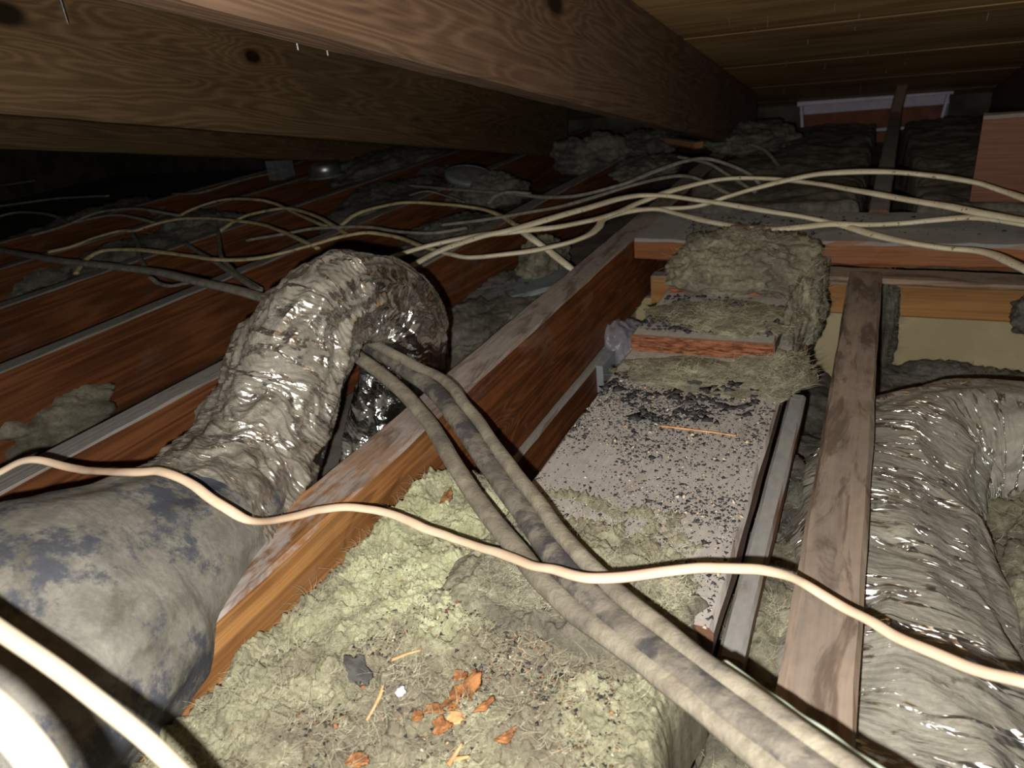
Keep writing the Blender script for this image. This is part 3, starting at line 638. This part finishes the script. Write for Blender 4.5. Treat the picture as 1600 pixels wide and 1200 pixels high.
# ------------------------------------------------------------------ cream cables over the cross board
G = 'cream cables strung over the joists'
cable('flat_cable', [(600, 432, .05), (642, 416, .06), (687, 392, .08), (750, 370, .10), (800, 359, .11), (900, 330, .13), (975, 309, .13), (1020, 305, .12), (1080, 311, .10), (1200, 330, .06), (1290, 346, .025), (1360, 365, .015), (1425, 380, .015), (1475, 388, .02), (1537, 394, .04), (1600, 420, .06), (1680, 470, .06)], 18, 9.5, M['cream'], 'bright cream cable rising from the arch then dropping over the cross board edge', G, seed=11)
cable('flat_cable', [(610, 402, .05), (675, 383, .07), (735, 370, .09), (800, 362, .09), (875, 354, .08), (950, 337, .07), (1000, 316, .08), (1037, 302, .11), (1100, 285, .14), (1150, 279, .15), (1210, 280, .14), (1275, 287, .13), (1350, 300, .12), (1450, 317, .10), (1550, 336, .09), (1600, 345, .09), (1700, 362, .09)], 18, 9.5, M['cream'], 'wide cream cable passing in front of the red-brown board end', G, seed=12)
cable('flat_cable', [(985, 327, .03), (1062, 325, .04), (1100, 320, .06), (1137, 307, .10), (1200, 289, .16), (1250, 277, .19), (1300, 270, .20), (1375, 268, .20), (1450, 274, .18), (1512, 283, .17), (1562, 297, .15), (1600, 310, .14), (1690, 345, .12)], 18, 9.5, M['cream'], 'highest cream cable bowing up in front of the vent joist', G, seed=13)
cable('flat_cable', [(690, 394, .0), (735, 402, .0), (800, 396, .01), (862, 386, .02), (912, 371, .03), (935, 355, .04), (945, 341, .05), (987, 330, .05), (1025, 327, .045), (1062, 335, .03), (1125, 350, .02), (1200, 359, .015), (1250, 355, .03), (1300, 350, .035), (1375, 351, .02), (1450, 345, .03), (1525, 340, .05), (1600, 350, .06), (1690, 368, .06)], 18, 9.5, M['cream'], 'dirty cream cable sagging along the top of the cross board', G, seed=14)
cable('flat_cable', [(805, 352, .05), (830, 372, .02), (858, 392, -.05), (890, 418, -.12), (930, 450, -.25)], 18, 9.5, M['cream'], 'short cream cable dipping down behind the near joist', G, seed=15)
G2 = 'grey dusty cables beyond the near joist'
cable('flat_cable', [(640, 290, .02), (720, 297, .03), (800, 303, .04), (862, 308, .05), (912, 304, .07), (975, 287, .12), (1025, 267, .16), (1075, 251, .19), (1112, 249, .18), (1167, 270, .08), (1190, 290, .0)], 16, 9, M['greycable'], 'thick grey dusty cable humping over the far end of the near joist', G2, seed=21)
cable('flat_cable', [(690, 352, .02), (750, 344, .04), (800, 336, .05), (875, 323, .07), (950, 301, .10), (1012, 283, .13), (1062, 275, .13), (1100, 283, .08), (1150, 310, .0)], 13, 8, M['greycable'], 'grey dusty cable just below the thick one, behind the cream cables', G2, seed=22)
cable('flat_cable', [(1060, 245, .16), (1105, 255, .14), (1140, 275, .08), (1180, 300, .02)], 12, 8, M['greycable'], 'short grey cable end dropping beyond the near joist', G2, seed=23)
cable('flat_cable', [(1170, 225, .10), (1195, 235, .08), (1215, 258, .03), (1222, 280, .0)], 12, 8, M['greycable'], 'grey cable stub drooping out of the wool heap near the vent', G2, seed=24)

# ------------------------------------------------------------------ tangled cables at left
G3 = 'tangled cables over the left joists'
def lc(pts, w_, mat, lab, sd, t_=5.5, tw=0.4): return cable('flat_cable', pts, w_*1.35, t_*1.35, M[mat], lab, G3, seed=sd, tw=tw)
lc([(118, 428, .0), (126, 415, .03), (140, 401, .06), (165, 391, .08), (212, 390, .08), (275, 397, .06), (325, 404, .05), (362, 406, .04), (410, 402, .04), (462, 390, .05), (512, 375, .07), (550, 366, .08), (582, 364, .07), (625, 372, .05), (660, 385, .03), (690, 393, .01)], 11, 'yellow', 'yellowed cable with a cut end pointing down at left', 31)
lc([(75, 394, .02), (112, 385, .03), (150, 371, .05), (187, 361, .06), (212, 360, .06), (250, 348, .09), (287, 342, .10), (337, 342, .10), (400, 349, .08), (437, 360, .06), (475, 377, .03), (497, 388, .01)], 11, 'yellow', 'arched tan cable ending at the top of the duct arch', 32)
lc([(50, 368, .02), (100, 353, .05), (150, 333, .10), (200, 326, .12), (237, 329, .11), (282, 337, .06)], 10, 'greycable', 'dim arched cable above the tan ones at far left', 33)
lc([(105, 351, .03), (150, 340, .07), (187, 336, .08), (212, 340, .06), (240, 348, .02)], 10, 'greycable', 'short dim arched cable just under the upper left arch', 34)
lc([(270, 343, .04), (300, 327, .09), (350, 312, .14), (400, 312, .14), (430, 318, .11), (462, 333, .06), (510, 354, .02)], 10.5, 'yellow', 'tan cable arching highest left of the duct arch', 35)
lc([(342, 361, .02), (375, 341, .07), (400, 333, .09), (430, 327, .10), (457, 326, .10), (495, 338, .07), (520, 352, .04), (542, 366, .01)], 10.5, 'yellow', 'tan cable arching straight behind the top of the duct', 36)
lc([(532, 352, .03), (562, 332, .08), (612, 319, .11), (650, 316, .11), (712, 321, .09), (750, 326, .07), (785, 338, .04), (805, 352, .02)], 11, 'yellow', 'long tan cable arching right above the duct bend', 37)
lc([(385, 376, .02), (440, 366, .03), (500, 356, .04), (575, 355, .04), (625, 362, .03), (675, 364, .03), (730, 356, .03)], 9, 'greycable', 'thin grey cable running level behind the duct top', 38)
cable('dusty_cable', [(-60, 382, .02), (0, 391, .03), (50, 400, .04), (100, 408, .05), (175, 416, .05), (250, 426, .05), (312, 441, .05), (365, 452, .05), (420, 468, .03), (480, 490, .02)], 26, 15, M['greycable'], 'thick dusty cable sloping down to the left side of the duct arch', G3, seed=39, tw=0.1)
lc([(234, 434, .02), (248, 443, .0), (268, 447, .0), (296, 441, .02)], 8, 'greycable', 'small cable loop hanging under the thick dusty cable', 40)
lc([(341, 360, .03), (343, 380, .03), (346, 402, .03), (362, 420, .02), (385, 437, .01), (408, 452, .0)], 8, 'greycable', 'thin cable dropping steeply to the left of the duct top', 41)
lc([(205, 362, .05), (215, 380, .03), (218, 400, .02), (228, 420, .0)], 9, 'greycable', 'short vertical cable crossing behind the yellowed cable', 42)
lc([(290, 380, .02), (330, 405, .02), (365, 428, .02), (405, 455, .02)], 11, 'greycable', 'grey cable slanting down behind the duct at left', 43)
lc([(270, 303, .05), (312, 301, .06), (362, 286, .08), (400, 276, .08), (437, 268, .08)], 10, 'greycable', 'lone cable leading to the small metal box at the back', 44)
lc([(-30, 348, .03), (25, 332, .05), (80, 336, .03), (110, 350, .0)], 10, 'greycable', 'faint cable hump at the left edge', 45)
lc([(-20, 325, .03), (30, 318, .03), (90, 310, .03), (170, 306, .03)], 9, 'greycable', 'faint straight cable in the dark far left', 46)
lc([(-20, 292, .05), (20, 287, .05), (55, 282, .05)], 9, 'greycable', 'barely lit cable bit at the left edge under the rafters', 47)
lc([(640, 305, .05), (665, 299, .08), (690, 304, .05), (725, 316, .02)], 4, 'greycable', 'thin wire arching below the round lid', 48, t_=3)
lc([(762, 318, .03), (778, 304, .07), (800, 300, .08), (830, 303, .05)], 10, 'greycable', 'grey cable curl beside the wool tuft right of the lid', 49)

# ------------------------------------------------------------------ far things: junction box, can, lid, stick
def ringmesh(name, c, prof, mat, parent=None, n=32, tilt=None):
    """lathe about local Z; prof (r, z) in layout units"""
    V = []; 
    R_ = tilt if tilt is not None else Matrix.Identity(3)
    for r, z in prof:
        for a in np.linspace(0, 2*np.pi, n, endpoint=False):
            V.append(np.array(R_ @ Vector((r*math.cos(a), r*math.sin(a), z)))+np.array(c))
    m = len(prof); Fs = [(i*n+j, i*n+(j+1) % n, (i+1)*n+(j+1) % n, (i+1)*n+j) for i in range(m-1) for j in range(n)]
    o = mk(name, np.array(V)*S, Fs, mat)
    if parent is not None: setparent(o, parent)
    return o
p = onz(733, 275, 0.10)
T_ = Matrix.Rotation(0.28, 3, 'Y') @ Matrix.Rotation(0.10, 3, 'X')
e = empty('round_lid', (p[0], p[1], 0.03), 'flat grey round lid lying tilted under the rafters', 'lid')
ringmesh('disc', p, [(0.0, 0.02), (0.15, 0.02), (0.185, 0.012), (0.19, -0.01), (0.18, -0.012), (0.0, -0.012)], M['galv'], e, 36, T_)
ringmesh('rim', p, [(0.183, 0.02), (0.195, 0.018), (0.197, -0.02), (0.185, -0.022), (0.183, 0.02)], M['galv'], e, 36, T_)
p = onz(441, 268, 0.06)
e = empty('junction_box', (p[0], p[1], p[2]-.05), 'small grey metal box at the back between the rafters', 'junction box')
slab('box', p[0]-0.09, p[0]+0.09, p[1]-0.09, p[1]+0.09, p[2]-0.06, p[2]+0.12, M['galv'], None, e)
slab('cover', p[0]-0.10, p[0]+0.10, p[1]-0.11, p[1]-0.092, p[2]-0.07, p[2]+0.13, M['galv'], None, e)
nail((p[0], p[1]-0.105, p[2]+0.05), (0, -1, 0), 0.02, 0.003, e, 'screw')
p = onz(508, 268, 0.06)
e = empty('light_can', (p[0], p[1], p[2]-.05), 'shiny round metal can beside the small grey box at the back', 'light can')
ringmesh('shell', (p[0], p[1], p[2]-0.05), [(0.0, 0.14), (0.13, 0.14), (0.155, 0.12), (0.16, 0.0), (0.0, 0.0)], M['steel'], e)
ringmesh('flange', (p[0], p[1], p[2]-0.05), [(0.16, 0.02), (0.19, 0.015), (0.19, 0.0), (0.16, 0.0), (0.16, 0.02)], M['galv'], e)
a = onz(1025, 212, 0.10); b = onz(1092, 222, 0.10)
tag(board('wooden_stick', a, b, 0.09, 0.05, M['plate'], nseg=6), 'pale yellow wooden stick lying under the big rafter', 'stick')

# ------------------------------------------------------------------ eave vent
e = empty('window_1', (-0.12, VY, -0.23), kind='structure')
zl, zr = 0.085, 0.13
board('frame_head', (-0.87, VY, 0.10), (0.62, VY, 0.125), 0.06, 0.05, M['lavender'], parent=e, nseg=8)
board('frame_soffit', (-0.85, VY+0.16, 0.05), (0.60, VY+0.16, 0.07), 0.24, 0.02, M['lavender'], up=(0, -0.75, 0.6), parent=e, nseg=8)
board('frame_jamb', (0.585, VY, 0.12), (0.54, VY+.02, -0.26), 0.03, 0.20, M['lavender'], up=(0, -1, 0), parent=e, nseg=6)
board('frame_jamb', (-0.835, VY, 0.09), (-0.80, VY+.02, -0.26), 0.03, 0.20, M['lavender'], up=(0, -1, 0), parent=e, nseg=6)
board('frame_sill', (-0.80, VY+.02, -0.235), (0.55, VY+.02, -0.22), 0.06, 0.03, M['lavender'], parent=e, nseg=8)
slab('panel', -0.82, 0.56, VY+0.24, VY+0.28, -0.41, 0.10, M['brick'], None, e)

# ------------------------------------------------------------------ debris
def grit(name, P_, sizes, mat, label, flat=0.5):
    """small angular crumbs, one mesh"""
    n = len(P_); base = np.array([(1, 0, 0), (-0.6, 0.9, 0), (-0.5, -0.8, 0), (0.1, 0.1, 1), (0, 0, -0.6)])
    tri = np.array([(0, 1, 3), (1, 2, 3), (2, 0, 3), (1, 0, 4), (2, 1, 4), (0, 2, 4)])
    ang = rng.uniform(0, 6.28, n); c, s = np.cos(ang), np.sin(ang)
    jit = 1+0.35*rng.normal(size=(n, 5, 3)); B = base[None]*jit; B[..., 2] *= flat
    X = B[..., 0]*c[:, None]-B[..., 1]*s[:, None]; Y = B[..., 0]*s[:, None]+B[..., 1]*c[:, None]
    V = np.stack([X, Y, B[..., 2]], -1)*sizes[:, None, None]+(P_*S)[:, None, :]
    Fs = (tri[None]+5*np.arange(n)[:, None, None]).reshape(-1, 3)
    o = mk(name, V.reshape(-1, 3), Fs, mat, smooth=False); return tag(o, label, 'grit', kind='stuff')
def scatter(n, x0, x1, y0, y1, zf, dens=None):
    X = rng.uniform(x0, x1, n*8); Y = rng.uniform(y0, y1, n*8)
    if dens is not None: k = rng.uniform(0, 1, n*8) < dens(X, Y); X = X[k]; Y = Y[k]
    X = X[:n]; Y = Y[:n]; return np.stack([X, Y, zf(X, Y)], -1)
flatz = lambda X, Y: np.full_like(X, -0.097)
dens = lambda X, Y: np.clip(0.35+0.8*perlin(X*6, Y*6, 0.5)+0.5*np.exp(-((Y-1.95)/0.18)**2), 0.08, 1)
P_ = scatter(8500, -0.78, -0.215, 1.05, 2.25, flatz, dens)
grit('black_grit', P_, rng.gamma(1.5, 0.00048, len(P_))+0.0003, M['blackgrit'], 'black grit sprinkled over the grey planks')
P_ = scatter(900, -0.78, -0.215, 1.05, 2.25, flatz, dens)
grit('pale_grit', P_, rng.gamma(2, 0.0005, len(P_))+0.0004, M['palegrit'], 'pale crumbs sprinkled over the grey planks')
P_ = scatter(230, -0.76, -0.26, 1.86, 2.18, lambda X, Y: np.full_like(X, -0.078), lambda X, Y: np.clip(0.2+1.6*perlin(X*9, Y*9, 3.5), 0, 1))
grit('black_chips', P_, rng.gamma(2.5, 0.0013, len(P_))+0.0015, M['blackgrit'], 'larger black chips in a band across the planks', 0.3)
P_ = scatter(500, -0.76, -0.26, 2.45, 2.85, lambda X, Y: np.full_like(X, -0.022), dens)
grit('black_grit', P_, rng.gamma(2.2, 0.0009, len(P_))+0.0005, M['blackgrit'], 'black grit on the middle plank step')
P_ = scatter(500, -0.9, 1.0, 3.75, 4.15, lambda X, Y: np.full_like(X, 0.003), lambda X, Y: np.clip(0.9-(X+0.9)*0.9, 0.06, 1))
grit('black_grit', P_, rng.gamma(2.0, 0.0008, len(P_))+0.0005, M['blackgrit'], 'black specks on top of the cross board')
bz = lambda X, Y: zbatt(X, Y)+0.004
_dr = [(onz(x_, y_, -0.1), r_) for x_, y_, r_ in ((600, 1010, .045), (590, 1040, .03), (700, 1130, .09), (830, 1040, .10), (900, 1090, .10), (560, 1150, .10), (700, 960, .06), (1000, 1120, .10), (800, 950, .08))]
def bd(X, Y):
    k = 0.02+0*X
    for p_, r_ in _dr: k = k+0.55*np.exp(-((X-p_[0])**2+(Y-p_[1])**2)/r_**2)
    return np.clip(k*(0.5+1.6*perlin(X*16, Y*16, 8.5)), 0.004, 1)
for nm, mt, nn, sz, lb in (('black_grit', 'blackgrit', 2600, 0.0011, 'black crumbs on the pale wool batt'), ('red_grit', 'redgrit', 1700, 0.0010, 'red-brown crumbs on the pale wool batt'), ('pale_grit', 'palegrit', 450, 0.0009, 'pale crumbs on the pale wool batt')):
    P_ = scatter(nn, -1.08, -0.3, 0.30, 1.25, bz, bd)
    grit(nm, P_, rng.gamma(1.6, sz*0.36, len(P_))+0.0003, M[mt], lb)

def flake(name, px, py, lx, ly, rot, mat, label, sd, curl=0.35, z=None, cat='bark', th=0.0016):
    """curled flake of bark or stone with thickness, lx by ly mm, lying on the batt"""
    p = onz(px, py, -0.10); zz = float(zbatt(np.array([p[0]]), np.array([p[1]]))[0]) if z is None else z
    p = onz(px, py, zz+0.016); n = 14; lx /= 1000; ly /= 1000
    top = []; 
    for i in range(n+1):
        for j in range(n+1):
            u = i/n*2-1; v = j/n*2-1
            a = u*math.sqrt(1-v*v/2); b = v*math.sqrt(1-u*u/2)
            r = 1+0.55*float(perlin(a*1.6+sd, b*1.6, sd*2.3))+0.2*float(perlin(a*5+sd, b*5, sd)); x = a*lx/2*r; y = b*ly/2*r
            top.append((x, y, curl*(lx+ly)*0.25*(0.55*b*b-0.2*a*a+0.35*float(perlin(a*2+sd, b*2, 1.1)))))
    V = top+[(x, y, zc-th) for x, y, zc in top]; m = (n+1)**2; Fs = []
    for i in range(n):
        for j in range(n):
            q = i*(n+1)+j; Fs.append((q, q+n+1, q+n+2, q+1)); Fs.append((m+q, m+q+1, m+q+n+2, m+q+n+1))
    rim = [i*(n+1) for i in range(n+1)]+[n*(n+1)+j for j in range(1, n+1)]+[i*(n+1)+n for i in range(n-1, -1, -1)]+[j for j in range(n-1, 0, -1)]
    for a, b in zip(rim, rim[1:]+rim[:1]): Fs.append((a, m+a, m+b, b))
    o = mk(name, V, Fs, mat); o.location = Vector(p)*S; o.rotation_euler = (0.1*math.sin(sd), 0.1*math.cos(sd), rot)
    return tag(o, label, cat, 'flakes on the wool')
flake('bark_flake', 697, 778, 11, 27, 0.1, M['bark'], 'small orange bark flake left of the dusty cable bundle', 1.3)
flake('bark_flake', 725, 1085, 22, 33, -0.2, M['bark'], 'largest orange bark flake, curled, in the middle of the wool', 2.1, 0.6)
flake('bark_flake', 718, 1056, 13, 9, 0.3, M['bark'], 'small bark knob touching the top of the largest flake', 3.4, 0.6)
flake('bark_flake', 676, 1108, 17, 9, 0.25, M['bark'], 'flat bark flake left of the largest one', 4.2)
flake('bark_flake', 652, 1118, 8, 9, 0.5, M['bark'], 'tiny bark flake at the left end of the orange cluster', 5.7)
flake('bark_flake', 711, 1121, 11, 10, 0.9, M['splinter'], 'yellowish bark flake just below the largest one', 6.1)
flake('bark_flake', 690, 1134, 13, 13, 1.2, M['bark'], 'round bark flake at the bottom of the orange cluster', 7.9, 0.5)
flake('bark_flake', 757, 1100, 6, 15, -0.5, M['bark'], 'narrow bark flake right of the largest one', 8.8)
flake('bark_flake', 790, 1150, 8, 17, -0.5, M['bark'], 'lone narrow bark flake lowest right of the cluster', 9.3)
flake('bark_flake', 555, 1188, 16, 10, 0.2, M['bark'], 'dull bark flake at the bottom edge of the picture', 10.2)
flake('slate_chip', 557, 1043, 30, 15, -0.6, M['slate'], 'dark grey triangular chip on the wool left of the bark', 11.4, 0.15, cat='chip')
flake('paint_chip', 626, 1080, 7, 7, 0.4, M['lavender'], 'small white chip between dark chip and bark', 12.6, 0.2, cat='chip')
flake('slate_chip', 1085, 598, 16, 10, 0.2, M['slate'], 'largest black chip in the band on the planks', 13.1, 0.2, z=-0.085, cat='chip')
flake('slate_chip', 1076, 628, 14, 9, 0.1, M['slate'], 'rounded black chip in front of the band on the planks', 14.1, 0.2, z=-0.09, cat='chip')
def splinter(pts, w_, lab, mat='splinter'):
    C = catmull(PX(pts)*S, 14); o = sweep('wood_splinter', C, np.linspace(w_, w_*0.4, 14)/2000, w_/5000, M[mat], 6, (0, 0, 1)); tag(o, lab, 'splinter', 'wood splinters')
splinter([(1030, 665, -.09), (1070, 670, -.088), (1110, 675, -.088), (1150, 681, -.09)], 4.5, 'orange wood splinter lying on the grey planks')
splinter([(610, 1038, -.075), (602, 1065, -.075), (590, 1095, -.08), (573, 1126, -.085)], 4.5, 'longer orange splinter on the wool below the dark chip')
splinter([(612, 1031, -.07), (635, 1022, -.07), (657, 1016, -.075)], 3.5, 'short yellow splinter on the wool right of the dark chip')
splinter([(700, 1195, -.07), (712, 1178, -.07), (722, 1162, -.07)], 4, 'thin splinter at the bottom edge below the bark')
splinter([(712, 1186, -.07), (733, 1182, -.07)], 4, 'tiny pale splinter at the bottom edge')

def fibres(parent, zf, n, x0, x1, y0, y1, mat, ln=0.011, r=0.00013, seed=1, pts=None):
    """loose mineral fibres standing off the wool, one mesh under the batt"""
    g = np.random.default_rng(seed); X = g.uniform(x0, x1, n); Y = g.uniform(y0, y1, n); P0 = (pts if pts is not None else np.stack([X, Y, zf(X, Y)], -1))*S
    a = g.uniform(0, 6.28, n); up_ = g.uniform(-0.1, 0.7, n); L = ln*g.uniform(0.4, 1.4, n)
    d = np.stack([np.cos(a), np.sin(a), up_], -1); d /= np.linalg.norm(d, axis=1)[:, None]
    b = np.stack([-np.sin(a+g.normal(0, .6, n)), np.cos(a), g.normal(0, .5, n)], -1)*0.6
    k = 5; V = np.zeros((n, k, 3, 3)); sd_ = np.cross(d, [0, 0, 1.0]); sd_ /= np.linalg.norm(sd_, axis=1)[:, None]
    u2 = np.cross(sd_, d)
    for i in range(k):
        t_ = i/(k-1); c = P0+(d*t_+b*(t_*t_-t_*0.3))*L[:, None]
        for j, an in enumerate((0, 2.09, 4.19)): V[:, i, j] = c+(sd_*math.cos(an)+u2*math.sin(an))*r*(1-0.6*t_)
    f = [(i*3+j, i*3+(j+1) % 3, (i+1)*3+(j+1) % 3, (i+1)*3+j) for i in range(k-1) for j in range(3)]
    Fs = (np.array(f)[None]+(k*3)*np.arange(n)[:, None, None]).reshape(-1, 4)
    o = mk('fibres', V.reshape(-1, 3), Fs, mat); o.parent = parent; o['kind'] = 'stuff'; return o
M['fibre'] = plain('pale_fibre', (0.34, 0.33, 0.23), (0.62, 0.60, 0.44), 30, 0.8)
fibres(ba, zbatt, 15000, -1.08, -0.28, 0.0, 1.44, M['fibre'], 0.013, 0.00018, seed=1)
fibres(flap, zb2, 3000, -0.72, -0.26, 1.0, 1.22, M['fibre'], 0.012, 0.00018, seed=2)
for q_, ob_ in enumerate([o_ for o_ in COL.objects if o_.name.startswith('insulation_heap')][:10]):
    me_ = ob_.data; vv = np.empty(len(me_.vertices)*3); me_.vertices.foreach_get('co', vv); vv = vv.reshape(-1, 3)/S
    g_ = np.random.default_rng(50+q_); pick = vv[g_.integers(0, len(vv), 1800)]; pick = pick[pick[:, 2] > np.percentile(vv[:, 2], 25)]
    n_ = len(pick)
    fibres(ob_, None, n_, 0, 1, 0, 1, M['fibre'], 0.014, 0.0002, seed=60+q_, pts=pick)
